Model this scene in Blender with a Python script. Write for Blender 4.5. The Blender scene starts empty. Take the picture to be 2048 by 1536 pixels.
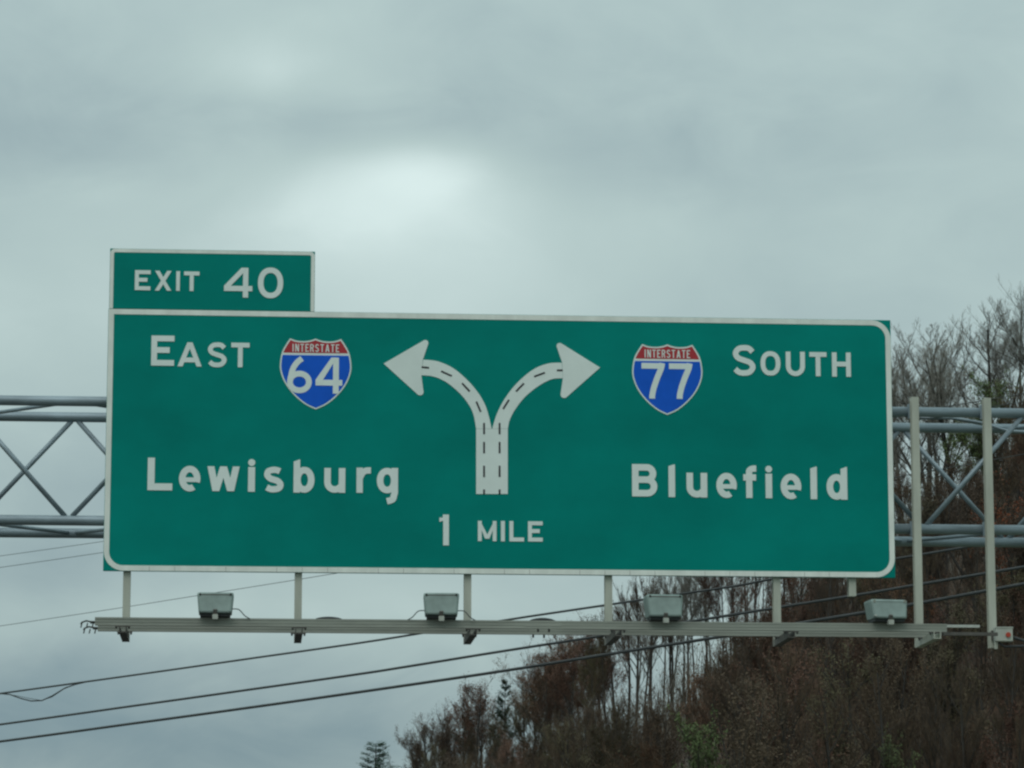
import bpy, math, random
from mathutils import Vector, noise as mnoise
from mathutils.geometry import tessellate_polygon
R = math.radians
C = bpy.context.scene.collection
SC = bpy.context.scene

# ------------------------------------------------------------------ camera
F = 6768.4                                   # focal length in pixels of the 2048 px wide photograph
YAW, PITCH = 0.0771219, 0.1728122
CAM = Vector((0, 0, 1.5))
FW = Vector((math.sin(YAW) * math.cos(PITCH), math.cos(YAW) * math.cos(PITCH), math.sin(PITCH)))
RT = Vector((math.cos(YAW), -math.sin(YAW), 0))
UP = RT.cross(FW)
cam = bpy.data.cameras.new('camera')
cam.sensor_width = 36
cam.lens = 36 * F / 2048
cam.clip_start, cam.clip_end = 0.5, 6000
camo = bpy.data.objects.new('camera', cam)
C.objects.link(camo)
camo.location = CAM
camo.rotation_euler = FW.to_track_quat('-Z', 'Y').to_euler()
SC.camera = camo

def ray(px, py):
    return (FW * F + RT * (px - 1024) + UP * (768 - py)).normalized()
def at_y(px, py, y):                          # point of the pixel's ray on the plane Y = y
    d = ray(px, py)
    return CAM + d * ((y - CAM.y) / d.y)
def px_of(p):
    d = Vector(p) - CAM
    z = d.dot(FW)
    return (1024 + F * d.dot(RT) / z, 768 - F * d.dot(UP) / z)

# ------------------------------------------------------------------ world: overcast sky
SUN_EL, SUN_AZ = R(55), R(200)                # veiled sun, high behind the camera (azimuth from +Y, clockwise)
world = bpy.data.worlds.new('World')
SC.world = world
world.use_nodes = True
nt = world.node_tree
nt.nodes.clear()
def N(tree, typ, **kw):
    n = tree.nodes.new(typ)
    for k, v in kw.items():
        if k == 'ins':
            for i, val in v.items(): n.inputs[i].default_value = val
        else: setattr(n, k, v)
    return n
def L(tree, a, b): tree.links.new(a, b)
def mth(tree, op, a, b=None, c=None):
    n = N(tree, 'ShaderNodeMath', operation=op)
    for i, v in enumerate((a, b, c)):
        if v is None: continue
        if isinstance(v, (int, float)): n.inputs[i].default_value = v
        else: L(tree, v, n.inputs[i])
    return n.outputs[0]
tc = N(nt, 'ShaderNodeTexCoord')
DIR = tc.outputs['Generated']
sep = N(nt, 'ShaderNodeSeparateXYZ'); L(nt, DIR, sep.inputs[0])
# soft cloud structure, drawn out sideways as a low cloud deck looks near the horizon
mp = N(nt, 'ShaderNodeMapping', ins={'Scale': (1, 1, 1.2)}); L(nt, DIR, mp.inputs[0])
n1 = N(nt, 'ShaderNodeTexNoise', ins={'Scale': 9.0, 'Detail': 5.0, 'Roughness': 0.5, 'Distortion': 0.35})
L(nt, mp.outputs[0], n1.inputs['Vector'])
mp2 = N(nt, 'ShaderNodeMapping', ins={'Scale': (1, 1, 2.0), 'Location': (3.1, 1.7, 0.4)}); L(nt, DIR, mp2.inputs[0])
n2 = N(nt, 'ShaderNodeTexNoise', ins={'Scale': 19.0, 'Detail': 6.0, 'Roughness': 0.52, 'Distortion': 0.6})
L(nt, mp2.outputs[0], n2.inputs['Vector'])
field = mth(nt, 'ADD', 0.47, mth(nt, 'MULTIPLY', mth(nt, 'SUBTRACT', n1.outputs['Fac'], 0.5), 0.40))
field = mth(nt, 'ADD', field, mth(nt, 'MULTIPLY', mth(nt, 'SUBTRACT', n2.outputs['Fac'], 0.5), 0.24))
BANKS = [  # cloud banks and thin places seen in the photograph: (px, py, half width, half height, amount)
    (770, 400, 240, 80, 0.27), (860, 345, 110, 40, 0.16), (760, 560, 400, 150, 0.20), (540, 135, 150, 60, 0.13), (600, 240, 300, 45, -0.05),
    (200, 270, 380, 85, -0.13), (950, 130, 300, 110, -0.06), (1480, 330, 330, 120, -0.08), (1180, 310, 220, 90, -0.07), (1900, 430, 260, 150, 0.05),
    (1300, 430, 250, 90, 0.07), (60, 620, 300, 120, 0.14), (120, 960, 330, 150, -0.15), (620, 1225, 480, 50, 0.10), (300, 1250, 300, 50, 0.06),
    (300, 1460, 800, 140, -0.36), (150, 1140, 300, 60, -0.12), (1700, 90, 420, 120, -0.02),
]
for (bx, by, rx, ry, amt) in BANKS:
    d = ray(bx, by)
    sub = N(nt, 'ShaderNodeVectorMath', operation='SUBTRACT'); L(nt, DIR, sub.inputs[0]); sub.inputs[1].default_value = d
    # let the noise bend the outline of the bank
    mul = N(nt, 'ShaderNodeVectorMath', operation='MULTIPLY'); L(nt, sub.outputs[0], mul.inputs[0])
    mul.inputs[1].default_value = (F / rx, F / rx, F / ry)
    ln = N(nt, 'ShaderNodeVectorMath', operation='LENGTH'); L(nt, mul.outputs[0], ln.inputs[0])
    wob = mth(nt, 'ADD', ln.outputs['Value'], mth(nt, 'MULTIPLY', mth(nt, 'SUBTRACT', n2.outputs['Fac'], 0.5), 1.7))
    g = mth(nt, 'EXPONENT', mth(nt, 'MULTIPLY', mth(nt, 'MULTIPLY', wob, wob), -0.8))
    field = mth(nt, 'ADD', field, mth(nt, 'MULTIPLY', g, amt))
ramp = N(nt, 'ShaderNodeValToRGB')
cr = ramp.color_ramp
cr.elements[0].position = 0.0;  cr.elements[0].color = (0.190, 0.285, 0.325, 1)
cr.elements[1].position = 1.0;  cr.elements[1].color = (0.74, 0.88, 0.855, 1)
e = cr.elements.new(0.28); e.color = (0.305, 0.405, 0.420, 1)
e = cr.elements.new(0.55); e.color = (0.440, 0.560, 0.545, 1)
L(nt, field, ramp.inputs[0])
# an overcast dome is brighter overhead than at the horizon
lift = mth(nt, 'ADD', 0.92, mth(nt, 'MULTIPLY', mth(nt, 'MAXIMUM', sep.outputs['Z'], 0.0), 0.75))
bgc = N(nt, 'ShaderNodeBackground'); L(nt, ramp.outputs[0], bgc.inputs['Color']); L(nt, lift, bgc.inputs['Strength'])
sky = N(nt, 'ShaderNodeTexSky', sky_type='NISHITA', sun_disc=False)
sky.sun_elevation = SUN_EL; sky.sun_rotation = SUN_AZ
bgs = N(nt, 'ShaderNodeBackground', ins={'Strength': 0.08}); L(nt, sky.outputs[0], bgs.inputs['Color'])
mx = N(nt, 'ShaderNodeMixShader', ins={0: 0.92})
L(nt, bgs.outputs[0], mx.inputs[1]); L(nt, bgc.outputs[0], mx.inputs[2])
wo = N(nt, 'ShaderNodeOutputWorld'); L(nt, mx.outputs[0], wo.inputs['Surface'])

sun = bpy.data.lights.new('sun', 'SUN')
sun.energy, sun.angle, sun.color = 0.85, R(35), (1.0, 0.97, 0.93)
suno = bpy.data.objects.new('sun', sun); C.objects.link(suno)
sd = Vector((math.sin(SUN_AZ) * math.cos(SUN_EL), math.cos(SUN_AZ) * math.cos(SUN_EL), math.sin(SUN_EL)))
suno.rotation_euler = (-sd).to_track_quat('-Z', 'Y').to_euler()
suno.location = (0, -20, 60)

SC.view_settings.view_transform = 'Standard'
SC.view_settings.look = 'None'
SC.view_settings.exposure = 0.0
SC.view_settings.gamma = 1.0
SC.view_settings.use_curve_mapping = False
SC.render.engine = 'CYCLES'
SC.cycles.filter_width = 2.4
SC.cycles.max_bounces = 5

# ------------------------------------------------------------------ helpers
def mat(name, col, rough=0.6, metal=0.0, var=0.0, scale=3.0, stretch=(1, 1, 1), spec=0.4, bump=0.0, col2=None, detail=5.0, rand=0.0):
    m = bpy.data.materials.new(name); m.use_nodes = True
    t = m.node_tree; b = t.nodes['Principled BSDF']
    b.inputs['Roughness'].default_value = rough
    b.inputs['Metallic'].default_value = metal
    b.inputs['Specular IOR Level'].default_value = spec
    c = (*col, 1)
    b.inputs['Base Color'].default_value = c
    if var or col2:
        tcn = N(t, 'ShaderNodeTexCoord')
        mpn = N(t, 'ShaderNodeMapping', ins={'Scale': stretch}); L(t, tcn.outputs['Object'], mpn.inputs[0])
        nn = N(t, 'ShaderNodeTexNoise', ins={'Scale': scale, 'Detail': detail, 'Roughness': 0.6}); L(t, mpn.outputs[0], nn.inputs['Vector'])
        rp = N(t, 'ShaderNodeValToRGB')
        rp.color_ramp.elements[0].position, rp.color_ramp.elements[1].position = 0.32, 0.68
        c2 = (*col2, 1) if col2 else tuple(min(1, k * (1 + var)) for k in col) + (1,)
        c1 = c if col2 else tuple(k * (1 - var) for k in col) + (1,)
        rp.color_ramp.elements[0].color, rp.color_ramp.elements[1].color = c1, c2
        L(t, nn.outputs['Fac'], rp.inputs[0])
        out = rp.outputs[0]
        if rand:                               # one tree differs a little from the next
            oi = N(t, 'ShaderNodeObjectInfo')
            hs = N(t, 'ShaderNodeHueSaturation')
            L(t, mth(t, 'ADD', 1 - rand, mth(t, 'MULTIPLY', oi.outputs['Random'], 2 * rand)), hs.inputs['Value'])
            L(t, mth(t, 'ADD', 0.49, mth(t, 'MULTIPLY', oi.outputs['Random'], 0.02)), hs.inputs['Hue'])
            L(t, out, hs.inputs['Color']); out = hs.outputs[0]
        L(t, out, b.inputs['Base Color'])
        if bump:
            bp = N(t, 'ShaderNodeBump', ins={'Strength': bump, 'Distance': 0.02})
            L(t, nn.outputs['Fac'], bp.inputs['Height']); L(t, bp.outputs[0], b.inputs['Normal'])
    return m

M = {
    'green':   mat('green_sheeting', (0.0002, 0.222, 0.188), 0.6, var=0.13, scale=0.55, stretch=(1, 1, 1.6), spec=0.06),
    'white':   mat('white_sheeting', (0.72, 0.80, 0.765), 0.5, var=0.05, scale=2.5, spec=0.3),
    'border':  mat('border_sheeting', (0.76, 0.80, 0.745), 0.5, var=0.10, scale=5.0, stretch=(1, 1, 0.4), spec=0.3),
    'cream':   mat('shield_white', (0.72, 0.80, 0.765), 0.5, var=0.05, scale=4, spec=0.3),
    'red':     mat('shield_red', (0.42, 0.045, 0.055), 0.6, var=0.08, scale=5, spec=0.15),
    'blue':    mat('shield_blue', (0.012, 0.112, 0.62), 0.6, var=0.08, scale=3, spec=0.08),
    'black':   mat('black_sheeting', (0.03, 0.03, 0.035), 0.5, var=0.1, scale=6),
    'alum':    mat('weathered_aluminium', (0.44, 0.455, 0.39), 0.62, metal=0.15, var=0.16, scale=4, stretch=(1, 1, 0.25)),
    'steel':   mat('galvanised_steel', (0.25, 0.31, 0.345), 0.5, metal=0.35, var=0.22, scale=5, stretch=(0.35, 1, 1), bump=0.1),
    'rail':    mat('rail_aluminium', (0.30, 0.315, 0.275), 0.6, metal=0.2, var=0.16, scale=6, stretch=(0.2, 1, 1)),
    'darkarm': mat('dark_bracket', (0.10, 0.095, 0.085), 0.7, var=0.3, scale=8),
    'bolt':    mat('dull_bolt', (0.06, 0.06, 0.055), 0.6, metal=0.4, var=0.2, scale=20),
    'bright':  mat('bright_bolt', (0.50, 0.51, 0.47), 0.4, metal=0.5, var=0.1, scale=20),
    'housing': mat('lamp_housing', (0.235, 0.300, 0.280), 0.6, var=0.18, scale=5, bump=0.05),
    'dark':    mat('dark_gasket', (0.035, 0.04, 0.04), 0.6, var=0.3, scale=10),
    'glass':   mat('lamp_lens', (0.30, 0.34, 0.34), 0.12, var=0.05, scale=5, spec=0.6),
    'box':     mat('switch_box_grey', (0.42, 0.44, 0.39), 0.55, var=0.12, scale=7),
    'button':  mat('red_button', (0.42, 0.05, 0.025), 0.5, var=0.1, scale=20),
    'cable':   mat('cable_black', (0.045, 0.048, 0.050), 0.6, var=0.25, scale=3),
    'thin':    mat('bare_conductor', (0.07, 0.075, 0.075), 0.5, metal=0.3, var=0.15, scale=3),
    'wood':    mat('creosoted_wood', (0.14, 0.105, 0.075), 0.85, var=0.3, scale=6, stretch=(4, 4, 0.3), bump=0.4),
    'ceramic': mat('insulator', (0.30, 0.28, 0.26), 0.3, var=0.1, scale=10),
    'concrete': mat('concrete', (0.36, 0.35, 0.32), 0.9, var=0.15, scale=6, bump=0.2),
    'asphalt': mat('asphalt', (0.052, 0.052, 0.054), 0.9, var=0.2, scale=8, bump=0.2),
    'paintw':  mat('road_paint_white', (0.62, 0.62, 0.60), 0.7, var=0.12, scale=9),
    'painty':  mat('road_paint_yellow', (0.60, 0.42, 0.06), 0.7, var=0.12, scale=9),
    'grass':   mat('verge_grass', (0.060, 0.078, 0.030), 0.95, col2=(0.115, 0.105, 0.052), scale=0.35),
    'litter':  mat('leaf_litter', (0.036, 0.029, 0.021), 0.95, col2=(0.090, 0.048, 0.029), scale=0.30, detail=8, bump=0.5),
    'bark':    mat('grey_bark', (0.085, 0.080, 0.066), 0.9, var=0.3, scale=3, stretch=(3, 3, 0.6), rand=0.25),
    'barkd':   mat('dark_bark', (0.046, 0.042, 0.037), 0.9, var=0.3, scale=3, stretch=(3, 3, 0.6), rand=0.25),
    'twig':    mat('grey_twigs', (0.190, 0.183, 0.160), 0.9, var=0.25, scale=1.5, rand=0.25),
    'twigb':   mat('brown_twigs', (0.080, 0.055, 0.036), 0.9, var=0.25, scale=1.5, rand=0.25),
    'redbud':  mat('red_maple_buds', (0.128, 0.066, 0.044), 0.8, var=0.4, scale=1.2, rand=0.25),
    'rust':    mat('rust_dead_leaves', (0.083, 0.057, 0.037), 0.8, var=0.4, scale=1.2, rand=0.25),
    'olive':   mat('olive_young_leaves', (0.088, 0.076, 0.038), 0.8, var=0.4, scale=1.2, rand=0.25),
    'leaf':    mat('fresh_green_leaves', (0.088, 0.122, 0.044), 0.8, var=0.4, scale=1.2, rand=0.2),
    'needle':  mat('pine_needles', (0.022, 0.060, 0.030), 0.8, var=0.4, scale=2.0, rand=0.2),
    'orange':  mat('orange_young_leaves', (0.235, 0.075, 0.030), 0.8, var=0.35, scale=1.2, rand=0.2),
}

class MB:
    """collects shapes in world coordinates; build() links them as ONE mesh object"""
    def __init__(s): s.v, s.f, s.mi = [], [], []
    def add(s, vs, fs, mi=0):
        o = len(s.v); s.v += [tuple(p) for p in vs]
        s.f += [tuple(o + i for i in f) for f in fs]; s.mi += [mi] * len(fs)
        return s
    def box(s, x0, x1, y0, y1, z0, z1, mi=0):
        vs = [(x, y, z) for z in (z0, z1) for y in (y0, y1) for x in (x0, x1)]
        return s.add(vs, [(0, 2, 3, 1), (4, 5, 7, 6), (0, 1, 5, 4), (2, 6, 7, 3), (0, 4, 6, 2), (1, 3, 7, 5)], mi)
    def tube(s, pts, rad, sides=8, caps=True, mi=0):
        pts = [Vector(p) for p in pts]; n = len(pts); vs, fs = [], []
        ref = None
        for i, p in enumerate(pts):
            t = (pts[min(i + 1, n - 1)] - pts[max(i - 1, 0)]).normalized()
            if ref is None: ref = t.orthogonal().normalized()
            a = (ref - t * ref.dot(t)).normalized(); ref = a
            b = t.cross(a)
            r = rad[i] if isinstance(rad, (list, tuple)) else rad
            for k in range(sides):
                q = 2 * math.pi * k / sides
                vs.append(p + (a * math.cos(q) + b * math.sin(q)) * r)
        for i in range(n - 1):
            for k in range(sides):
                k2 = (k + 1) % sides
                fs.append((i * sides + k, i * sides + k2, (i + 1) * sides + k2, (i + 1) * sides + k))
        if caps:
            fs.append(tuple(range(sides - 1, -1, -1))); fs.append(tuple((n - 1) * sides + k for k in range(sides)))
        return s.add(vs, fs, mi)
    def prism(s, poly, y0, y1, mi=0):          # polygon in x,z (counter-clockwise from the front) between y0 (front) and y1
        n = len(poly)
        vs = [(x, y0, z) for x, z in poly] + [(x, y1, z) for x, z in poly]
        if n > 4:                              # outlines may be concave: cut them into triangles
            fs = []
            for t in tessellate_polygon([[Vector((x, z, 0)) for x, z in poly]]):
                a, b, c = (poly[i] for i in t)
                if (b[0] - a[0]) * (c[1] - a[1]) - (b[1] - a[1]) * (c[0] - a[0]) < 0: t = t[::-1]
                fs += [tuple(t), tuple(i + n for i in t[::-1])]
        else:
            fs = [tuple(range(n)), tuple(range(2 * n - 1, n - 1, -1))]
        fs += [(i, i + n, (i + 1) % n + n, (i + 1) % n) for i in range(n)]
        return s.add(vs, fs, mi)
    def strip(s, a, b, y0, y1, closed=False):  # band between two rows of x,z points, y0 front, y1 back
        n = len(a)
        vs = [(p[0], y0, p[1]) for p in a] + [(p[0], y0, p[1]) for p in b] + [(p[0], y1, p[1]) for p in a] + [(p[0], y1, p[1]) for p in b]
        fs = []
        for i in range(n if closed else n - 1):
            j = (i + 1) % n
            fs += [(i, n + i, n + j, j), (i, j, 2 * n + j, 2 * n + i), (n + i, 3 * n + i, 3 * n + j, n + j)]
        if not closed:
            fs += [(0, 2 * n, 3 * n, n), (n - 1, 2 * n - 1, 4 * n - 1, 3 * n - 1)]
        return s.add(vs, fs)
    def mesh(s, name, mats, org=(0, 0, 0)):
        me = bpy.data.meshes.new(name)
        ox, oy, oz = org
        me.from_pydata([(x - ox, y - oy, z - oz) for x, y, z in s.v], [], s.f)
        for m in (mats if isinstance(mats, (list, tuple)) else [mats]): me.materials.append(m)
        if any(s.mi): me.polygons.foreach_set('material_index', s.mi)
        me.update()
        return me
    def build(s, name, mats, parent=None, smooth=False, org=None, bevel=0):
        o0 = org if org is not None else (wloc(parent) if parent else (0, 0, 0))
        me = s.mesh(name, mats, o0)
        if smooth: me.shade_smooth()
        ob = bpy.data.objects.new(name, me); C.objects.link(ob)
        if parent: ob.parent = parent
        else: ob.location = o0
        if bevel:
            bm_ = ob.modifiers.new('bevel', 'BEVEL'); bm_.width = bevel; bm_.segments = 2; bm_.limit_method = 'ANGLE'
        return ob

WL = {}
def wloc(o):
    v = Vector((0, 0, 0))
    while o: v += o.location; o = o.parent
    return v
def tag(o, label=None, cat=None, group=None, kind=None):
    if label: o['label'] = label
    if cat: o['category'] = cat
    if group: o['group'] = group
    if kind: o['kind'] = kind
    return o
def thing(name, loc, label, cat, group=None):
    o = bpy.data.objects.new(name, None); C.objects.link(o)
    o.location = loc; o.empty_display_size = 0.3
    return tag(o, label, cat, group)

# ------------------------------------------------------------------ terrain
def interp(tab, x):
    if x <= tab[0][0]: return tab[0][1]
    for (a, va), (b, vb) in zip(tab, tab[1:]):
        if x <= b:
            t = (x - a) / (b - a); return va + (vb - va) * t
    return tab[-1][1]
CREST = [(-70, -1.2), (-14, -1.0), (-4, 2.0), (5, 6.5), (15, 11.0), (26.8, 16.5), (34.2, 22.5), (40, 27), (46, 32), (70, 47), (120, 62), (200, 70), (400, 74)]
def terrain(x, y):
    c = sum(interp(CREST, x + o) for o in (-4, -2, 0, 2, 4)) / 5
    t = min(1, max(0, (y - 85) / 120)); s = t * t * (3 - 2 * t)
    if y > 225: s *= max(0.55, 1 - (y - 225) / 400)
    h = -1.2 * (1 - s) + c * s
    if h > 0.3:
        h += mnoise.noise((x * 0.07, y * 0.07, 2.0)) * 1.1 * s + mnoise.noise((x * 0.25, y * 0.25, 5.0)) * 0.35 * s
    return h
def ground_z(x, y): return max(0.0, terrain(x, y))

g = MB().add([(-3000, -600, 0), (3000, -600, 0), (3000, 5000, 0), (-3000, 5000, 0)], [(0, 1, 2, 3)]).build('ground', M['grass'])
tag(g, kind='structure')
hb = MB(); nx, ny = 130, 84
for j in range(ny + 1):
    for i in range(nx + 1):
        x = -70 + 330 * (i / nx) ** 1.25; y = 80 + 340 * j / ny
        hb.v.append((x, y, terrain(x, y)))
for j in range(ny):
    for i in range(nx):
        a = j * (nx + 1) + i
        hb.f.append((a, a + 1, a + nx + 2, a + nx + 1)); hb.mi.append(0)
hill = hb.build('hillside', M['litter'], smooth=True)
tag(hill, kind='structure')

def road_x(y): return -((y - 70) ** 2) / 700 if y > 70 else 0.0
def road_strip(name, x0, x1, z, m, ya=-120, yb=420, dash=None):
    b = MB(); y = ya
    step = 6
    while y < yb:
        y2 = y + (dash[0] if dash else step)
        segs = [(y, y2)]
        for a, c in segs:
            b.add([(x0 + road_x(a), a, z), (x1 + road_x(a), a, z), (x1 + road_x(c), c, z), (x0 + road_x(c), c, z)], [(0, 1, 2, 3)])
        y += (dash[0] + dash[1]) if dash else step
    o = b.build(name, m); tag(o, kind='structure'); return o
road_strip('road', -10.5, 9.5, 0.006, M['asphalt'])
road_strip('lane_marking_solid_right', 5.5, 5.65, 0.011, M['paintw'])
road_strip('lane_marking_solid_left', -5.6, -5.45, 0.011, M['painty'])
road_strip('lane_marking_dashed_right', 1.8, 1.92, 0.011, M['paintw'], dash=(3, 9))
road_strip('lane_marking_dashed_left', -1.9, -1.78, 0.011, M['paintw'], dash=(3, 9))

# ------------------------------------------------------------------ lettering (monoline road-sign alphabet)
def arc(cx, cy, rx, ry, a0, a1, n=12):
    return [(cx + rx * math.cos(R(a0 + (a1 - a0) * i / n)), cy + ry * math.sin(R(a0 + (a1 - a0) * i / n))) for i in range(n + 1)]
def sup(cx, cy, rx, ry, n=36, e=2.35):
    o = []
    for i in range(n):
        q = 2 * math.pi * i / n; c, s_ = math.cos(q), math.sin(q)
        o.append((cx + rx * math.copysign(abs(c) ** (2 / e), c), cy + ry * math.copysign(abs(s_) ** (2 / e), s_)))
    return o
def catmull(p, n=5):
    o = []
    for i in range(len(p) - 1):
        p0, p1, p2, p3 = p[max(i - 1, 0)], p[i], p[i + 1], p[min(i + 2, len(p) - 1)]
        for k in range(n):
            t = k / n
            o.append(tuple(0.5 * ((2 * p1[j]) + (-p0[j] + p2[j]) * t + (2 * p0[j] - 5 * p1[j] + 4 * p2[j] - p3[j]) * t * t + (-p0[j] + 3 * p1[j] - 3 * p2[j] + p3[j]) * t ** 3) for j in (0, 1)))
    o.append(p[-1]); return o
def glyph(ch, w, h, s):
    """strokes ('s', points, closed) and solid polygons ('p', points) filling a w x h box, stroke width s"""
    a = s / 2; S, P = [], []
    def st(p, closed=False): S.append((p, closed))
    def hb_(y, x0=0, x1=None): st([(x0, y), (w if x1 is None else x1, y)])
    def vb_(x, y0=0, y1=None): st([(x, y0), (x, h if y1 is None else y1)])
    if ch == 'E': vb_(a); hb_(h - a, s); hb_(a, s); hb_(h * 0.52, s, w * 0.80)
    elif ch == 'X':
        k = s * 1.12
        P.append([(0, 0), (k, 0), (w, h), (w - k, h)]); P.append([(w - k, 0), (w, 0), (k, h), (0, h)])
    elif ch in 'I': vb_(w / 2)
    elif ch == 'T': vb_(w / 2, 0, h - s); hb_(h - a)
    elif ch == 'L': vb_(a); hb_(a, s)
    elif ch == 'H': vb_(a); vb_(w - a); hb_(h * 0.52, s, w - s)
    elif ch == 'A':
        k = s * 1.06; c = w / 2
        P.append([(0, 0), (k, 0), (c + k * .5, h), (c - k * .5, h)]); P.append([(w - k, 0), (w, 0), (c + k * .5, h), (c - k * .5, h)])
        y = h * 0.27; xo = k * .8 + (c - k * .5) * (y / h)
        hb_(y, xo, w - xo)
    elif ch == 'M':
        vb_(a); vb_(w - a); k = s * 1.15; c = w / 2
        P.append([(s * .6, h), (0, h), (c - k * .5, h * .12), (c + k * .5, h * .12)][::-1]); P.append([(w, h), (w - s * .6, h), (c - k * .5, h * .12), (c + k * .5, h * .12)][::-1])
    elif ch == 'N':
        vb_(a); vb_(w - a); P.append([(0, h), (w - s * 1.2, 0), (w, 0), (s * 1.2, h)])
    elif ch in '0O': st(sup(w / 2, h / 2, w / 2 - a, h / 2 - a, e=2.3 if ch == 'O' else 2.2), True)
    elif ch == 'U':
        r = w / 2 - a; ry = min(h * .38, r * 1.05)
        st([(a, h)] + [(w / 2 - r * math.cos(R(t)), a + ry - ry * math.sin(R(t))) for t in range(0, 181, 12)] + [(w - a, h)])
    elif ch in 'Ss':
        pts = [(0.97, 0.84), (0.77, 0.975), (0.5, 1.0), (0.2, 0.955), (0.03, 0.78), (0.16, 0.60), (0.5, 0.505), (0.84, 0.41), (0.98, 0.23), (0.8, 0.045), (0.5, 0), (0.22, 0.03), (0.0, 0.15)]
        if ch == 's': pts = [(0.93, 0.93), (0.72, 0.99), (0.45, 1.0), (0.14, 0.93), (0.05, 0.74), (0.24, 0.57), (0.5, 0.50), (0.8, 0.42), (0.98, 0.25), (0.86, 0.06), (0.5, 0), (0.26, 0.02), (0.02, 0.10)]
        st(catmull([(a + x * (w - s), a + y * (h - s)) for x, y in pts]))
    elif ch == 'R':
        vb_(a); y = h * .50; r = (h - a - y) / 2
        st([(s, h - a), (w - a - r, h - a)] + arc(w - a - r, h - a - r, r, r, 75, -75, 10) + [(w - a - r, y), (s, y)])
        P.append([(w * .45, y - a * .4), (w * .45 + s, y - a * .4), (w, 0), (w - s * 1.1, 0)][::-1])
    elif ch == 'B':
        vb_(a); m_ = h * .52
        for (y0, y1, xr) in ((m_, h - a, w - a - s * .15), (a, m_, w - a)):
            r = (y1 - y0) / 2
            st([(s, y1), (xr - r, y1)] + arc(xr - r, y0 + r, r, r, 75, -75, 10) + [(xr - r, y0), (s, y0)])
    elif ch == '1':
        vb_(w - a); P.append([(0, h * .76), (w - s, h * .80), (w - s, h), (w - s * 1.05, h), (w * .33, h * .90), (0, h * .90)])
    elif ch == '4':
        x = w * .76 if w > h * .6 else w * .74; y = h * .30
        vb_(x, 0, h); hb_(y, 0, x - a); hb_(y, x + a, w)
        k = s * 1.25
        P.append([(0, y - a * .2), (0, y + a), (x - a - s * .30, h), (x, h), (x, h - s * .25), (x - a, h - s * 1.05), (s * 1.28, y + a), (s, y - a * .2)][::-1])
    elif ch == '6':
        r0 = h * .31
        st(sup(w / 2, r0, w / 2 - a, r0 - a, e=2.05), True)
        st(catmull([(a, r0), (a + w * .035, h * .45), (w * .24, h * .68), (w * .40, h * .85), (w * .60, h - a * .5)]))
    elif ch == '7':
        hb_(h - a, 0, w - s * .9)
        st(catmull([(w - a * 1.05, h), (w - a * 1.5, h - s * 1.0), (w * .68, h * .62), (w * .53, h * .34), (w * .45, h * .12), (w * .44, 0)]))
    elif ch == 'l': P.append([(0, 0), (w, 0), (w, h), (w * .82, h), (0, h * .945)])
    elif ch == 'i':
        P.append([(0, 0), (w, 0), (w, h * .755), (0, h * .755)]); P.append([(w / 2 + w * .52 * math.cos(R(t)), h - w * .52 + w * .52 * math.sin(R(t))) for t in range(0, 360, 24)])
    elif ch == 'u':
        r = (w - s) / 2
        vb_(w - a)
        st([(a, h)] + [(a + r - r * math.cos(R(t)), a + r * 1.0 - r * math.sin(R(t))) for t in range(0, 151, 10)])
    elif ch == 'e':
        cx, cy, rx, ry = w / 2, h / 2, w / 2 - a, h / 2 - a
        yb = h * .47; q0 = math.degrees(math.asin(max(-1, min(1, (yb - s * .42 - cy) / ry))))
        st(arc(cx, cy, rx, ry, q0, 302, 34)); S.append(([(s * .8, yb - s * .05), (w - s * .8, yb - s * .05)], 'thin'))
    elif ch == 'f':
        x = w * .45; r = w - x - a * .2
        vb_(x, 0, h * .80)
        st([(x, h * .79)] + arc(x + r * .75, h * .80, r * .75, h * .20 - a, 180, 95, 8) + [(w, h - a)])
        st([(0, h * .63), (w * .98, h * .63)])
    elif ch in 'bdgq':
        xh = {'b': h * .78, 'd': h * .78, 'g': w * 1.205}[ch]
        y0 = 0 if ch in 'bd' else h - xh
        bx0, bx1 = (s * .10, w) if ch == 'b' else (0, w - s * .10)
        st(sup((bx0 + bx1) / 2, y0 + xh / 2, (bx1 - bx0) / 2 - a, xh / 2 - a, e=2.1), True)
        if ch == 'b': P.append([(0, 0), (s, 0), (s, h), (s * .82, h), (0, h * .94)])
        elif ch == 'd': P.append([(w - s, 0), (w, 0), (w, h), (w - s * .18, h), (w - s, h * .94)])
        else: st([(w - a, h), (w - a, y0 + s * .2)] + catmull([(w - a, y0 + s * .1), (w - a * 1.25, y0 - s * .35), (w * .74, y0 - s * .95), (w * .48, y0 - s * 1.25)], 4))
    elif ch == 'r':
        vb_(a); st(catmull([(a * 1.2, h * .62), (w * .42, h * .80), (w * .66, h - a * .95), (w * .97, h - a * .9)], 5))
    elif ch == 'w':
        k = s * .98; q = w / 4
        for (xa, xb) in ((0, q + .02 * w), (2 * q, q + .02 * w), (2 * q, 3 * q - .02 * w), (w, 3 * q - .02 * w)):
            t0 = xa - (0 if xa == 0 else k if xa == w else k / 2)
            P.append([(t0, h), (xb - k / 2, 0), (xb + k / 2, 0), (t0 + k, h)])
    return S, P
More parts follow.
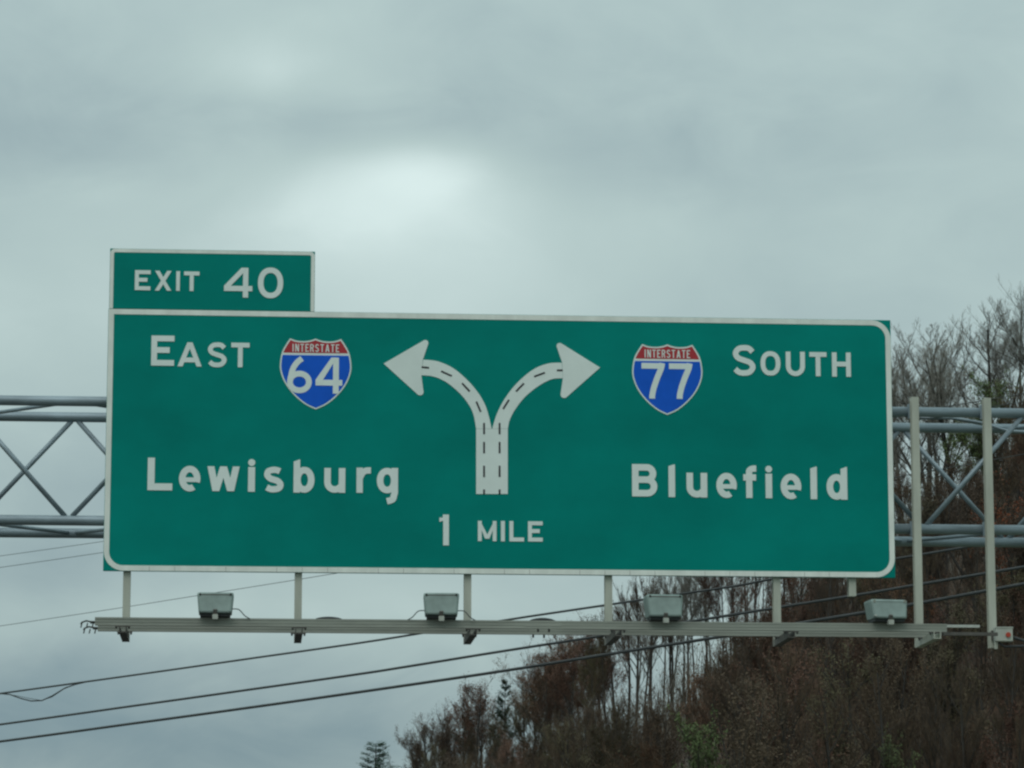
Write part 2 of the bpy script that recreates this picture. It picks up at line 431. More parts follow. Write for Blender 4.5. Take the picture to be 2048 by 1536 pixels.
def offset(pts, d, closed):
    n = len(pts); A, B = [], []
    for i, p in enumerate(pts):
        p0 = pts[(i - 1) % n] if (closed or i > 0) else None
        p1 = pts[(i + 1) % n] if (closed or i < n - 1) else None
        def nrm(u, v):
            dx, dy = v[0] - u[0], v[1] - u[1]; l = math.hypot(dx, dy) or 1e-9
            return (-dy / l, dx / l)
        ns = ([nrm(p0, p)] if p0 else []) + ([nrm(p, p1)] if p1 else [])
        m_ = (sum(k[0] for k in ns), sum(k[1] for k in ns)); l = math.hypot(*m_) or 1e-9
        m_ = (m_[0] / l, m_[1] / l)
        c = max(0.5, m_[0] * ns[0][0] + m_[1] * ns[0][1])
        A.append((p[0] + m_[0] * d / c, p[1] + m_[1] * d / c)); B.append((p[0] - m_[0] * d / c, p[1] - m_[1] * d / c))
    return A, B

Ys = 40.5607                                   # plane of the sign face
XL, XR, ZB, HS = -1.77752, 7.82248, 6.26491, 3.19941
ZT = ZB + HS
def SP(px, py):                                # pixel to the sign plane
    p = at_y(px, py, Ys); return (p.x, p.z)
def letter(ch, l, t, r, b, sw, parent, y=None, m='white', name='letter', th=0.006):
    """one cut-out letter; l,t,r,b its box in the photograph, sw stroke in photo pixels"""
    cx, cy = (l + r) / 2, (t + b) / 2
    x0, x1 = SP(l, cy)[0], SP(r, cy)[0]; z0, z1 = SP(cx, b)[1], SP(cx, t)[1]
    s = sw * (x1 - x0) / (r - l) if r - l > 6 else sw * 0.00606
    y = Ys if y is None else y
    strokes, polys = glyph(ch, x1 - x0, z1 - z0, s)
    mb = MB(); d = 0.0
    for pts, closed in strokes:
        A, B = offset(pts, s * (.36 if closed == 'thin' else .5), closed is True)
        mb.strip([(x0 + p[0], z0 + p[1]) for p in A], [(x0 + p[0], z0 + p[1]) for p in B], y - th - d, y + 0.001, closed is True); d += 0.0006
    for pts in polys:
        ar = sum(pts[i][0] * pts[(i + 1) % len(pts)][1] - pts[(i + 1) % len(pts)][0] * pts[i][1] for i in range(len(pts)))
        if ar < 0: pts = pts[::-1]
        mb.prism([(x0 + p[0], z0 + p[1]) for p in pts], y - th - d, y + 0.001); d += 0.0006
    return mb.build(name, M[m], parent)

def round_rect(x0, x1, z0, z1, rads):          # counter-clockwise from bottom left, radii bl, br, tr, tl
    o = []
    for (cx, cz, r, a0) in ((x0, z0, rads[0], 180), (x1, z0, rads[1], 270), (x1, z1, rads[2], 0), (x0, z1, rads[3], 90)):
        if r <= 0.001: o += [(cx, cz)] * 11; continue
        sx = cx + (r if cx == x0 else -r); sz = cz + (r if cz == z0 else -r)
        o += arc(sx, sz, r, r, a0, a0 + 90, 10)
    return o

# ------------------------------------------------------------------ the direction sign
sign = thing('direction_sign', ((XL + XR) / 2, Ys, ZB),
             'wide green overhead highway sign pointing to Lewisburg and Bluefield with forked white arrow', 'sign')
MB().box(XL, XR, Ys, Ys + 0.045, ZB, ZT).build('panel', M['green'], sign, bevel=0.004)
bw = 0.068
RO = 0.235
outer = round_rect(XL + .004, XR - .004, ZB + .004, ZT - .004, (RO, RO, RO, 0.0))
inner = round_rect(XL + bw, XR - bw, ZB + bw, ZT - bw, (RO - bw, RO - bw, RO - bw, 0.0))
MB().strip(outer, inner, Ys - 0.004, Ys + 0.001, True).build('border', M['border'], sign)

jr = random.Random(3); jx = XL + .55
while jx < XR - .4:                            # joints of the extruded panels show as ticks in the border
    MB().box(jx - .0016, jx + .0016, Ys - .0046, Ys - .002, ZB + .004, ZB + bw - .006).build('panel_joint', M['darkarm'], sign)
    jx += jr.choice((.305, .305, .61))
TXT = [  # character, box in the photograph, stroke
    ('E', 302.6, 671.5, 348.6, 731.5, 11.6), ('A', 355.3, 685, 403.7, 733, 9.6), ('S', 414.8, 685, 454, 734.6, 9.4), ('T', 462.2, 685.8, 499, 734.5, 9.4),
    ('S', 1464.6, 690.3, 1511.5, 751.6, 11), ('O', 1521, 702.6, 1560.7, 751.3, 9.4), ('U', 1571.6, 703.6, 1609.7, 752.2, 9.4), ('T', 1619, 704.5, 1653, 752.5, 9.4), ('H', 1663.9, 705.2, 1701.4, 753.5, 9.4),
    ('L', 295.3, 915.7, 345, 980.7, 14), ('e', 358, 931.8, 400.8, 983, 13), ('w', 414.6, 933, 479, 982.5, 14), ('i', 496.3, 918.2, 510, 983.6, 13), ('s', 526.8, 933.8, 567.8, 985, 12.5),
    ('b', 587.2, 919.5, 629, 985.5, 13), ('u', 648.5, 936.2, 690.5, 985.6, 13), ('r', 713, 935.5, 742.5, 985.7, 12.5), ('g', 753.6, 936, 796, 1009, 13),
    ('B', 1264, 928.5, 1314.4, 993, 13), ('l', 1337, 929, 1350, 994.2, 13), ('u', 1373, 945.8, 1414.3, 995, 13), ('e', 1432.7, 945.8, 1473.4, 996, 12.5), ('f', 1486.6, 931, 1512.6, 996, 12.5),
    ('i', 1531, 931.7, 1544, 996.5, 12.6), ('e', 1561.3, 947.6, 1602.4, 998.5, 12.5), ('l', 1620.8, 933.5, 1633.8, 998.5, 12.8), ('d', 1653, 934, 1694.3, 999.4, 13),
    ('1', 878.7, 1029.2, 897.8, 1090.8, 11.5), ('M', 955.8, 1042, 993, 1082.4, 7.6), ('I', 1001.8, 1042, 1009.7, 1082.8, 7.9), ('L', 1018.8, 1042.4, 1048, 1083, 7.8), ('E', 1056, 1042.9, 1085.3, 1083.2, 7.8),
]
for t in TXT: letter(*t, sign)

# forked arrow: each lane one plate, dashes in black
c2 = lambda x, y: SP(700 + x / 3.4133, 640 + y / 3.4133)
def poly_px(pts): return [c2(*p) for p in pts]
lo = catmull([(500, 271), (600, 283), (705, 330), (800, 410), (880, 505), (932, 605), (967, 742)], 5)
li = catmull([(486, 378), (565, 385), (650, 420), (738, 490), (800, 562), (841, 640), (861, 742)], 5)
ro = catmull([(1446, 292), (1350, 298), (1245, 342), (1135, 436), (1055, 540), (1003, 640), (971, 742)], 5)
ri = catmull([(1452, 398), (1375, 405), (1285, 452), (1195, 525), (1128, 610), (1091, 680), (1077, 742)], 5)
arrow = MB().prism(poly_px([(861, 1188), (1077, 1188), (1077, 743.5), (861, 743.5)]), Ys - .0045, Ys + .001).build('arrow_stem', M['white'], sign)
for side, (oo, ii) in (('l', (lo, li)), ('r', (ro, ri))):
    mb = MB()
    A, B = poly_px(oo), poly_px(ii)
    if side == 'r': A, B = B, A
    mb.strip(A, B, Ys - .005, Ys + .001)
    mb.build('arrow_branch', M['white'], sign)
def head(pts): MB().prism(pts, Ys - .0062, Ys + .001).build('arrow_head', M['white'], sign)
def capped(c, r, a0, a1): return [(c[0] + r * math.cos(R(a0 + (a1 - a0) * i / 8)), c[1] + r * math.sin(R(a0 + (a1 - a0) * i / 8))) for i in range(9)]
hl = [(230, 298)] + capped((478, 491), 24, 130, -20)[:] + [(487, 380), (497, 272)] + capped((514, 158), 21, 30, -120)
hr = [(1707, 325)] + capped((1431, 178), 21, -60, -210) + [(1448, 292), (1453, 398)] + capped((1462, 508), 25, 200, 50)
def ccw(p):
    ar = sum(p[i][0] * p[(i + 1) % len(p)][1] - p[(i + 1) % len(p)][0] * p[i][1] for i in range(len(p)))
    return p if ar > 0 else p[::-1]
head(ccw(poly_px(hl))); head(ccw(poly_px(hr)))
DASH = [((915, a), (915, b)) for a, b in ((703, 780), (833, 910), (995, 1072), (1157, 1189))] + [((1021, a), (1021, b)) for a, b in ((703, 780), (833, 910), (995, 1072), (1157, 1189))]
DASH += [((488, 322), (540, 327)), ((622, 350), (695, 383)), ((765, 432), (817, 488)), ((862, 557), (892, 628)),
         ((1045, 608), (1085, 545)), ((1133, 488), (1187, 433)), ((1257, 387), (1330, 360)), ((1412, 344), (1452, 344))]
for a, b in DASH:
    A, B = offset([c2(*a), c2(*b)], 0.0112, False)
    MB().strip(A, B, Ys - .0078, Ys - .001).build('dash', M['black'], sign)

# interstate shields
def shield_outline(l, r, t, b, n=8):
    """outline in photo pixels of one shield (boxes measured in the photograph)"""
    w, h = r - l, b - t; X = lambda u: l + u * w; Y = lambda v: t + v * h
    top = catmull([(0.145, 0.0), (0.23, .030), (0.34, .038), (0.43, .025), (0.5, 0.0)], 4)
    top = top[:-1] + [(1 - u, v) for u, v in top[::-1]]
    side = catmull([(0.145, 0.0), (0.085, .09), (.03, .20), (.002, .36), (.012, .48), (.06, .61), (.14, .735), (.25, .85), (.37, .94), (.5, 1.0)], 4)
    sh = lambda v: (v - .5) * 0.0
    pts = top + [(1 - u, v) for u, v in side[1:]] + [p for p in side[1:-1][::-1]]
    return [(X(u), Y(v) + (u - .5) * 2.2) for u, v in pts]
def shield(l, r, t, b, digits, redbot, its, label):
    cx, cz = SP((l + r) / 2, (t + b) / 2)
    base = shield_outline(l, r, t, b)
    so = MB().prism(ccw([SP(*p) for p in base]), Ys - .006, Ys + .001).build('shield', M['cream'], sign)
    so['label'] = label
    mx_, my_ = (l + r) / 2, (t + b) / 2
    ins = [SP(*p) for p in base]
    if ccw(ins) is not ins: ins = ins[::-1]
    A, B = offset(ins, 0.0175, True)
    inn = A
    zr = SP(mx_, redbot)[1]; zb_ = SP(mx_, redbot + 4.6)[1]
    # split the inset outline at the two heights
    def clip(poly, zc, keep_above):
        out = []
        for i, p in enumerate(poly):
            q = poly[(i + 1) % len(poly)]
            ip = (p[1] > zc) == keep_above; iq = (q[1] > zc) == keep_above
            if ip: out.append(p)
            if ip != iq:
                tt = (zc - p[1]) / (q[1] - p[1]); out.append((p[0] + (q[0] - p[0]) * tt, zc))
        return out
    MB().prism(clip(inn, zr, True), Ys - .0075, Ys - .005).build('red_field', M['red'], so)
    MB().prism(clip(inn, zb_, False), Ys - .0075, Ys - .005).build('blue_field', M['blue'], so)
    for dg in digits: letter(*dg, so, Ys - .007, 'cream', 'numeral', 0.0035)
    x0, x1, ty, by = its
    ws = [0.45, 1, 1, 0.9, 1, 1, 1, 1.1, 1, 0.9]; tot = sum(ws) + 9 * .36; u = (x1 - x0) / tot; x = x0
    for ch, wd in zip('INTERSTATE', ws):
        dy = (x - (x0 + x1) / 2) * 0.016
        letter(ch, x, ty + dy, x + wd * u, by + dy, 2.0, so, Ys - .007, 'cream', 'letter', 0.0035); x += (wd + .36) * u
shield(559.5, 703, 677.5, 819, [('6', 574.2, 714.3, 623.6, 786.6, 11.6), ('4', 631.2, 715.3, 684.6, 787.3, 11.6)], 706.2, (584.5, 678.5, 688.6, 704.2), 'red and blue interstate shield numbered 64')
shield(1264, 1405, 689, 830, [('7', 1283, 726.2, 1330.6, 797.5, 11.6), ('7', 1338, 727, 1385.6, 798, 11.6)], 718.2, (1288.5, 1380, 700, 716), 'red and blue interstate shield numbered 77')

# exit number tab on top of the sign
p0, p1 = SP(221.2, 495.2), SP(630.2, 504.5)
tx0, tx1, tz1 = XL + .006, p1[0], (p0[1] + p1[1]) / 2
tab = thing('exit_number_sign', ((tx0 + tx1) / 2, Ys, ZT), 'small green EXIT 40 tab sign standing on the top edge of the large sign', 'sign')
MB().box(tx0, tx1, Ys + .001, Ys + .045, ZT + .003, tz1).build('panel', M['green'], tab, bevel=0.004)
tb = 0.047; ra = 0.055
o_ = [(tx0 + .004, ZT + .003)] + [(tx1 - .004, ZT + .003)] + arc(tx1 - .004 - ra, tz1 - .004 - ra, ra, ra, 0, 90, 8) + arc(tx0 + .004 + ra, tz1 - .004 - ra, ra, ra, 90, 180, 8)
i_ = [(tx0 + tb, ZT + .003)] + [(tx1 - tb, ZT + .003)] + arc(tx1 - tb - .02, tz1 - tb - .02, .02, .02, 0, 90, 8) + arc(tx0 + tb + .02, tz1 - tb - .02, .02, .02, 90, 180, 8)
MB().strip(o_[1:] + o_[:1], i_[1:] + i_[:1], Ys - .003, Ys + .002, False).build('border', M['border'], tab)
for t in [('E', 269.8, 540.6, 301.1, 580.5, 7.9), ('X', 309.9, 541.8, 343, 581.4, 7.9), ('I', 352.4, 542.5, 359.8, 581.8, 7.4), ('T', 368, 543.2, 398.7, 582.2, 7.9),
          ('4', 448.2, 535.6, 504.8, 595, 10.6), ('0', 515.9, 535.2, 566.3, 596.6, 11)]:
    letter(*t, tab, Ys + .001, th=.006, name='numeral' if t[0].isdigit() else 'letter')
for x in (tx0 + .5, (tx0 + tx1) / 2, tx1 - .4):
    MB().box(x - .03, x + .03, Ys + .047, Ys + .075, ZT - .5, tz1 - .08).build('stiffener', M['alum'], tab)

# ------------------------------------------------------------------ the gantry
GX0, GX1 = -12.6, 13.0
PY0, PY1 = Ys + .050, Ys + .160                 # sign posts, front and back face
YF, YB = PY1 + .068, PY1 + .068 + 1.20          # front and back chord planes
def zavg(pts, y): return sum(at_y(a, b, y).z for a, b in pts) / len(pts)
zA = zavg([(100, 799.5), (1915, 827.5)], YF); zC = zavg([(100, 1039.5), (1915, 1062)], YF)
zBk = zavg([(100, 832.5), (1915, 857.5)], YB); zD = zavg([(100, 1065), (1915, 1083)], YB)
zTop, zBot = (zA + zBk) / 2, (zC + zD) / 2
rc = 0.062
gan = thing('sign_gantry', ((GX0 + GX1) / 2, Ys + .6, 0), 'grey tubular steel truss gantry spanning the road behind the large green sign', 'gantry')
for (y, z) in ((YF, zTop), (YB, zTop), (YF, zBot), (YB, zBot)):
    MB().tube([(GX0, y, z), (GX1, y, z)], rc, 16).build('chord', M['steel'], gan, smooth=True)
def mem(p, q, r=.031, name='diagonal'):
    p, q = Vector(p), Vector(q); d = (q - p).normalized()
    MB().tube([p, q], r, 10).build(name, M['steel'], gan, smooth=True)
half = 1.305
xf0 = at_y(137, 1039, YF).x; xb0 = at_y(150, 832, YB).x
e = rc * .8
def zig(x0, fn):                                # members between node k and node k+1
    k = math.ceil((GX0 + .1 - x0) / half)
    while x0 + (k + 1) * half < GX1:
        fn(x0 + k * half, x0 + (k + 1) * half, k % 2 == 0); k += 1
zig(xf0, lambda a, b, ev: mem((a + .04, YF, zBot + e if ev else zTop - e), (b - .04, YF, zTop - e if ev else zBot + e)))
zig(xb0, lambda a, b, ev: mem((a + .04, YB, zTop - e if ev else zBot + e), (b - .04, YB, zBot + e if ev else zTop - e)))
xt0 = at_y(150, 800, YF).x
zig(xt0, lambda a, b, ev: mem((a + .05, YF + e if ev else YB - e, zTop), (b - .05, YB - e if ev else YF + e, zTop), .024, 'lattice_bar'))
zig(xb0, lambda a, b, ev: mem((a + .05, YB - e if ev else YF + e, zBot), (b - .05, YF + e if ev else YB - e, zBot), .024, 'lattice_bar'))
for gx in (GX0 + .25, GX1 - .25):                # legs at both ends of the span
    for y in (YF - .08, YB + .08):
        MB().tube([(gx, y, .12), (gx, y, zTop + .35)], .14, 20).build('column', M['steel'], gan, smooth=True)
        MB().box(gx - .28, gx + .28, y - .28, y + .28, .30, .335).build('base_plate', M['steel'], gan)
        MB().tube([(gx, y, -.3), (gx, y, .30)], .42, 24).build('footing', M['concrete'], gan)
    for zz in (1.6, 3.6, 5.6): MB().tube([(gx, YF, zz), (gx, YB, zz + 1.2)], .04, 10).build('column_brace', M['steel'], gan, smooth=True)

def ibeam(mb, x, z0, z1, w=.088, y0=PY0, y1=PY1, t=.012):
    mb.box(x - w / 2, x + w / 2, y0, y0 + t, z0, z1); mb.box(x - w / 2, x + w / 2, y1 - t, y1, z0, z1)
    mb.box(x - t / 2, x + t / 2, y0 + t, y1 - t, z0 + .001, z1 - .001)
zRail = zavg([(300, 1241), (1800, 1258)], Ys - .95)
zArmB = zavg([(935, 1280), (1222, 1284)], Ys + .1) - .045
POST = [253, 596.5, 935.5, 1217.5, 1554.5, 1839, 1985]
PX = []
for i, p in enumerate(POST):
    yy = 1190 if i < 5 else 1180
    x = at_y(p - (1 if i > 4 else 0), yy, PY0).x; PX.append(x)
    mb = MB(); ibeam(mb, x, zArmB + .002, (zTop + .16) if i > 4 else zTop + .12, w=.088 if i < 5 else .092)
    po = mb.build('sign_post', M['alum'], gan)
    for z in (zTop, zBot):                       # saddle clamp on the chord
        MB().box(x - .065, x + .065, PY1 + .002, YF - .02, z - .09, z + .09).build('saddle', M['steel'], po)
        for dx in (-.052, .052):
            MB().tube([(x + dx, PY1 + .01, z + .078), (x + dx, YF, z + .078), (x + dx, YF + .05, z + .06), (x + dx, YF + .08, z), (x + dx, YF + .05, z - .06), (x + dx, YF, z - .078), (x + dx, PY1 + .01, z - .078)], .008, 6).build('u_bolt', M['bolt'], po, smooth=True)
xs = at_y(1705, 1170, PY0).x                     # short post that stops just below the sign
mb = MB(); ibeam(mb, xs, at_y(1705, 1192, PY0).z, zTop + .12); mb.build('sign_post', M['alum'], gan)
# flexible conduit lying along the upper chords on the right
cp = [at_y(px, py, YF + .3) for px, py in ((1900, 836), (1935, 841), (1965, 846), (1990, 854), (2015, 862), (2048, 864), (2110, 868))]
MB().tube([tuple(p) for p in [Vector((cp[0].x - .5, YF + .1, zTop - .06))] + cp + [Vector((cp[-1].x + .6, YB, zTop - .07))]], .02, 8).build('conduit', M['steel'], gan, smooth=True)

# ------------------------------------------------------------------ lighting rack under the sign
YR1, YR2 = Ys - .95, Ys - .27
xr0, xr1 = at_y(190, 1240, YR1).x, at_y(1893, 1262, YR1).x
rack = thing('lighting_rack', ((xr0 + xr1) / 2, Ys - .4, zArmB), 'pale metal light rack of two long rails on dark arms below the green sign', 'light rack')
def rail(y, x0, x1, z):
    mb = MB(); h, d, t = .048, .05, .004
    mb.box(x0, x1, y - d / 2, y - d / 2 + t, z - h, z + h)               # face with ridges and grooves
    mb.box(x0, x1, y - d / 2 - .006, y - d / 2 + .0005, z + h - .022, z + h - .001)
    mb.box(x0, x1, y - d / 2 - .006, y - d / 2 + .0005, z - h + .001, z - h + .022)
    mb.box(x0, x1, y - d / 2 - .005, y - d / 2 + .0005, z - .009, z + .009)
    mb.box(x0 + .001, x1 - .001, y - d / 2 + t, y + d / 2, z + h - t, z + h - .0005); mb.box(x0 + .001, x1 - .001, y - d / 2 + t, y + d / 2, z - h + .0005, z - h + t)
    return mb.build('rail', M['rail'], rack)
rail(YR1, xr0, xr1, zRail); rail(YR2, xr0 + .004, at_y(1893, 1266, YR2).x - .15, zRail)
for i, x in enumerate(PX[:6]):
    zt = zRail - .05
    mb = MB(); w = .042
    mb.box(x - w, x - w + .008, YR1 - .06, PY1 - .01, zArmB, zt); mb.box(x + w - .008, x + w, YR1 - .06, PY1 - .01, zArmB, zt)
    mb.box(x - w + .008, x + w - .008, YR1 - .058, PY1 - .012, zArmB + .001, zArmB + .009)
    a = mb.build('arm', M['darkarm'] if i < 5 else M['alum'], rack)
    for y in (YR1 - .01, YR2 - .01):
        for dx in (-.075, .075):
            MB().tube([(x + dx, y, zt - .035), (x + dx, y, zt + .03)], .011, 6).build('bolt', M['bolt'], a)
        MB().box(x - .09, x + .09, y - .022, y + .022, zt - .012, zt + .001).build('clamp_plate', M['darkarm'], a)
for px in (1076, 1098):                          # splice bolts under the rails
    for y, dz in ((YR1, 0), (YR2, 0)):
        x = at_y(px, 1254, YR1).x
        MB().tube([(x, y, zRail - .085), (x, y, zRail - .045)], .012, 6).build('bolt', M['bolt'], rack)
for px in (1086,):
    x = at_y(px, 1240, YR1).x
    MB().box(x - .22, x + .22, YR1 - .034, YR1 - .0315, zRail - .02, zRail + .02).build('splice_plate', M['rail'], rack)
# cut end on the left: threaded rods and clips that stick out
for y, dx in ((YR1, 0), (YR2, .01)):
    MB().tube([(xr0 + .02, y, zRail - .012), (xr0 - .055, y, zRail - .010)], .017, 6).build('end_clip', M['bolt'], rack)
    MB().tube([(xr0 - .05, y, zRail - .005), (xr0 - .10, y, zRail + .006), (xr0 - .15, y, zRail - .012), (xr0 - .165, y, zRail - .035)], .010, 6).build('end_clip', M['bolt'], rack)
    for q in (-.02, -.085, -.15):
        MB().tube([(xr0 + q, y, zRail - .02), (xr0 + q - .012, y, zRail - .075)], .008, 6).build('end_clip', M['bolt'], rack)
# cable humps over the rail
def hump(px0, px1, hgt, r):
    a, b = at_y(px0, 1235, YR1).x, at_y(px1, 1235, YR1).x
    z0 = zRail + .045
    MB().tube([(a + (b - a) * t / 8, YR1 + .01, z0 + hgt * math.sin(math.pi * t / 8) ** .7) for t in range(9)], r, 6).build('cable_loop', M['cable'], rack, smooth=True)
hump(632, 683, .022, .012); hump(636, 679, .012, .012); hump(1060, 1110, .03, .011); hump(1064, 1105, .014, .012)
# square tube continuing to the switch box on the right
xa, xb = xr1 - .1, at_y(1960, 1263, YR1).x
MB().box(xa, xb, YR1 + .005, YR1 + .035, zRail + .010, zRail + .042).build('extension_bar', M['bright'], rack)
MB().box(xa, at_y(1995, 1268, YR2).x, YR2 - .02, YR2 + .02, zRail - .02, zRail + .02).build('extension_bar', M['darkarm'], rack)

# sign lamps
def smooth3(p, n=5):
    o = []
    for i in range(len(p) - 1):
        q = [Vector(p[max(i - 1, 0)]), Vector(p[i]), Vector(p[i + 1]), Vector(p[min(i + 2, len(p) - 1)])]
        for k in range(n):
            t = k / n
            o.append(.5 * (2 * q[1] + (q[2] - q[0]) * t + (2 * q[0] - 5 * q[1] + 4 * q[2] - q[3]) * t * t + (3 * q[1] - q[0] - 3 * q[2] + q[3]) * t ** 3))
    return o + [Vector(p[-1])]
def lamp(px0, px1, pt, pb, label, turn, tilt, loops, bolts):
    y = YR1 - .02
    xc = (at_y(px0, pb, y).x + at_y(px1, pb, y).x) / 2
    w = at_y(px1, pt, y).x - at_y(px0, pt, y).x
    z0 = zRail + .05; z1 = at_y((px0 + px1) / 2, pt, y).z
    root = thing('sign_lamp', (xc, y, z0), label, 'lamp', 'lamps on the rack that light the sign')
    root.rotation_euler = (0, 0, turn)
    h = z1 - z0; wb = w * .90
    def lp(name, mb, m, par=None, **kw): return mb.build(name, m, par or root, org=(0, 0, 0), **kw)
    mb = MB()                                     # housing: wider at the top, deep towards the sign, back corners chamfered
    zb = .045
    c = .022
    def ring(zz, ww, ya, yb):
        return [(-ww / 2 + c, ya, zz), (ww / 2 - c, ya, zz), (ww / 2, ya + c, zz), (ww / 2, yb, zz), (-ww / 2, yb, zz), (-ww / 2, ya + c, zz)]
    rings = [ring(zb, wb, -.13 + tilt, .17), ring(zb + .02, wb + .006, -.14 + tilt, .18), ring(h - .03, w, -.10, .22), ring(h - .008, w - .004, -.085, .225), ring(h, w - .04, -.06, .20)]
    for r_ in rings: mb.v += r_
    for k in range(4):
        for i in range(6):
            j = (i + 1) % 6; mb.f.append((k * 6 + i, k * 6 + j, k * 6 + 6 + j, k * 6 + 6 + i)); mb.mi.append(0)
    mb.f += [tuple(range(5, -1, -1)), tuple(24 + i for i in range(6))]; mb.mi += [0, 0]
    ho = lp('housing', mb, M['housing'])
    ho.modifiers.new('bevel', 'BEVEL').width = .006
    lp('base_tray', MB().box(-wb * .46, wb * .46, -.10, .15, .012, zb + .004), M['dark'])
    lp('lens', MB().box(-w * .42, w * .42, .221, .228, zb + .04, h - .05), M['glass'])
    lp('rim', MB().box(-w / 2 + .02, w / 2 - .02, -.1035, -.09, h - .034, h - .024), M['darkarm'] if not bolts else M['housing'])
    lp('knuckle', MB().tube([(0, -.125, .03), (0, -.150, .085)], [.030, .024], 10), M['darkarm'])
    lp('clamp', MB().box(-.032, .032, -.165, -.10, -.03, .026), M['box'])
    for sx in (-1, 1):
        lp('latch', MB().tube([(sx * w * .42, -.112, h - .028), (sx * w * .42, -.095, h - .024)], .013 if not bolts else .017, 8), M['bright'] if bolts else M['bolt'])
    if bolts: lp('latch', MB().tube([(-wb * .47, -.165 + tilt, zb + .03), (-wb * .47, -.13, zb + .03)], .012, 8), M['bright'])
    for sx in loops:
        lp('wire', MB().tube(smooth3([(sx * wb * .48, -.05, zb + .055), (sx * (w * .5 + .06), -.05, zb + .05), (sx * (w * .5 + .13), -.04, .025), (sx * (w * .5 + .19), -.02, -.008)]), .006, 6), M['thin'], smooth=True)
lamp(394, 467, 1186, 1232, 'grey box lamp on the rail between first and second post from the cut rail end', 0.0, 0.0, (1,), False)
lamp(847, 918, 1187, 1233, 'grey box lamp on the rail just beside the third sign post, wires on both sides', -.04, 0.0, (-1, 1), False)
lamp(1292, 1364, 1190, 1239, 'grey box lamp on the rail with bare trees and sky right behind it', .04, 0.0, (), False)
lamp(1738, 1812, 1200, 1247, 'turned grey box lamp with bright corner bolts below the rounded sign corner', .10, 0.0, (), True)

# switch box at the foot of the last bare post
bp = at_y(1990, 1283, PY0 - .12); bq = at_y(2024, 1255, PY0 - .12)
swb = thing('switch_box', ((bp.x + bq.x) / 2, PY0 - .1, bp.z), 'small pale switch box with red button at the foot of the outer bare post', 'switch box')
MB().box(bp.x, bq.x, PY0 - .16, PY0 - .04, bp.z, bq.z).build('case', M['box'], swb, bevel=.008)
MB().box(bp.x - .012, bq.x + .006, PY0 - .166, PY0 - .158, bq.z - .012, bq.z + .004).build('lid_edge', M['box'], swb)
bc = at_y(2016.5, 1269.5, PY0 - .17)
MB().tube([(bc.x, PY0 - .158, bc.z), (bc.x, PY0 - .185, bc.z)], .030, 12).build('button', M['button'], swb, smooth=False)
MB().box(bp.x - .02, bp.x + .11, PY0 - .04, PY0 - .002, bp.z + .03, bq.z - .03).build('mounting_bracket', M['darkarm'], swb)
MB().tube([(bp.x + .02, PY0 - .1, bp.z), (bp.x + .015, PY0 - .1, bp.z - .09)], .022, 8).build('cable_gland', M['alum'], swb)
MB().tube([(bq.x - .01, PY0 - .1, bp.z + .06), (bq.x + .1, PY0 - .1, bp.z + .03), (bq.x + .25, PY0 - .08, bp.z - .02), (bq.x + .6, PY0 - .03, bp.z + .02)], .018, 8).build('cable', M['cable'], swb, smooth=True)
MB().tube([(bp.x + .05, PY0 - .1, bp.z - .01), (bp.x + .12, PY0 - .1, bp.z - .06), (bq.x + .15, PY0 - .08, bp.z - .05), (bq.x + .5, PY0 - .03, bp.z - .08)], .016, 8).build('cable', M['cable'], swb, smooth=True)

# ------------------------------------------------------------------ utility line crossing behind the gantry
PR, PL = Vector((13.9, 52.0, 0)), Vector((-26.0, 117.5, 0))
LD = (PL - PR).normalized(); LN = Vector((LD.y, -LD.x, 0))
def at_line(px, py, off=0.0):
    d = ray(px, py); q = PR + LN * off - CAM
    t = q.dot(LN) / d.dot(LN)
    return CAM + d * t
def cable(name, pts, rad, m, label, off=0.0, ends=True, group=None):
    w = [at_line(px, py, off) for px, py in pts]
    if ends:                                      # run on to the poles, keeping the slope and curve of the seen part
        s_ = lambda p: (p - PR).dot(LD)
        a0, a1, a2 = w[0], w[1], w[2]
        n = len(w)
        # least-squares parabola z(s)
        import numpy as np
        ss = np.array([s_(p) for p in w]); zz = np.array([p.z for p in w])
        k = np.polyfit(ss, zz, 2)
        SL = (PL - PR).length
        full = []
        for i in range(61):
            s0 = SL * i / 60
            full.append(PR + LN * off + LD * s0 + Vector((0, 0, float(np.polyval(k, s0)))))
        # correct towards the traced pixels
        err = sorted(zip(ss, zz - np.polyval(k, ss)))
        for p in full:
            s0 = s_(p)
            if err[0][0] <= s0 <= err[-1][0]: p.z += interp([(float(a), float(b)) for a, b in err], s0)
            elif s0 < err[0][0]: p.z += err[0][1]
            else: p.z += err[-1][1]
        w = full
    mid = w[len(w) // 2]
    o = MB().tube([tuple(p) for p in w], rad, 6).build(name, m, None, smooth=True, org=mid)
    tag(o, label, 'cable', group)
    return w
W1 = [(0, 1483), (250, 1449), (500, 1415), (740, 1381), (1000, 1343), (1250, 1303), (1464, 1270), (1620, 1243), (1815, 1211), (2048, 1168)]
W2 = [(0, 1449), (250, 1414), (500, 1379), (740, 1345), (1000, 1303), (1240, 1266), (1386, 1242), (1562, 1214), (1718, 1190), (1834, 1170), (2048, 1134)]
W3 = [(0, 1387), (175, 1363), (500, 1317), (740, 1283), (870, 1262), (1070, 1231), (1240, 1206), (1367, 1187), (1456, 1175), (1523, 1162), (1554, 1156), (1796, 1117), (1913, 1098), (2048, 1074)]
ends = []
ends.append(cable('overhead_cable', W1, .030, M['cable'], 'thick black overhead cable, lowest of the three crossing below the light rack'))
ends.append(cable('overhead_cable', W2, .026, M['cable'], 'thick black overhead cable, middle of the three crossing behind the light rack'))
ends.append(cable('overhead_cable', W3, .022, M['cable'], 'upper thick overhead cable passing behind the lamps, with a slack loop', off=.25))
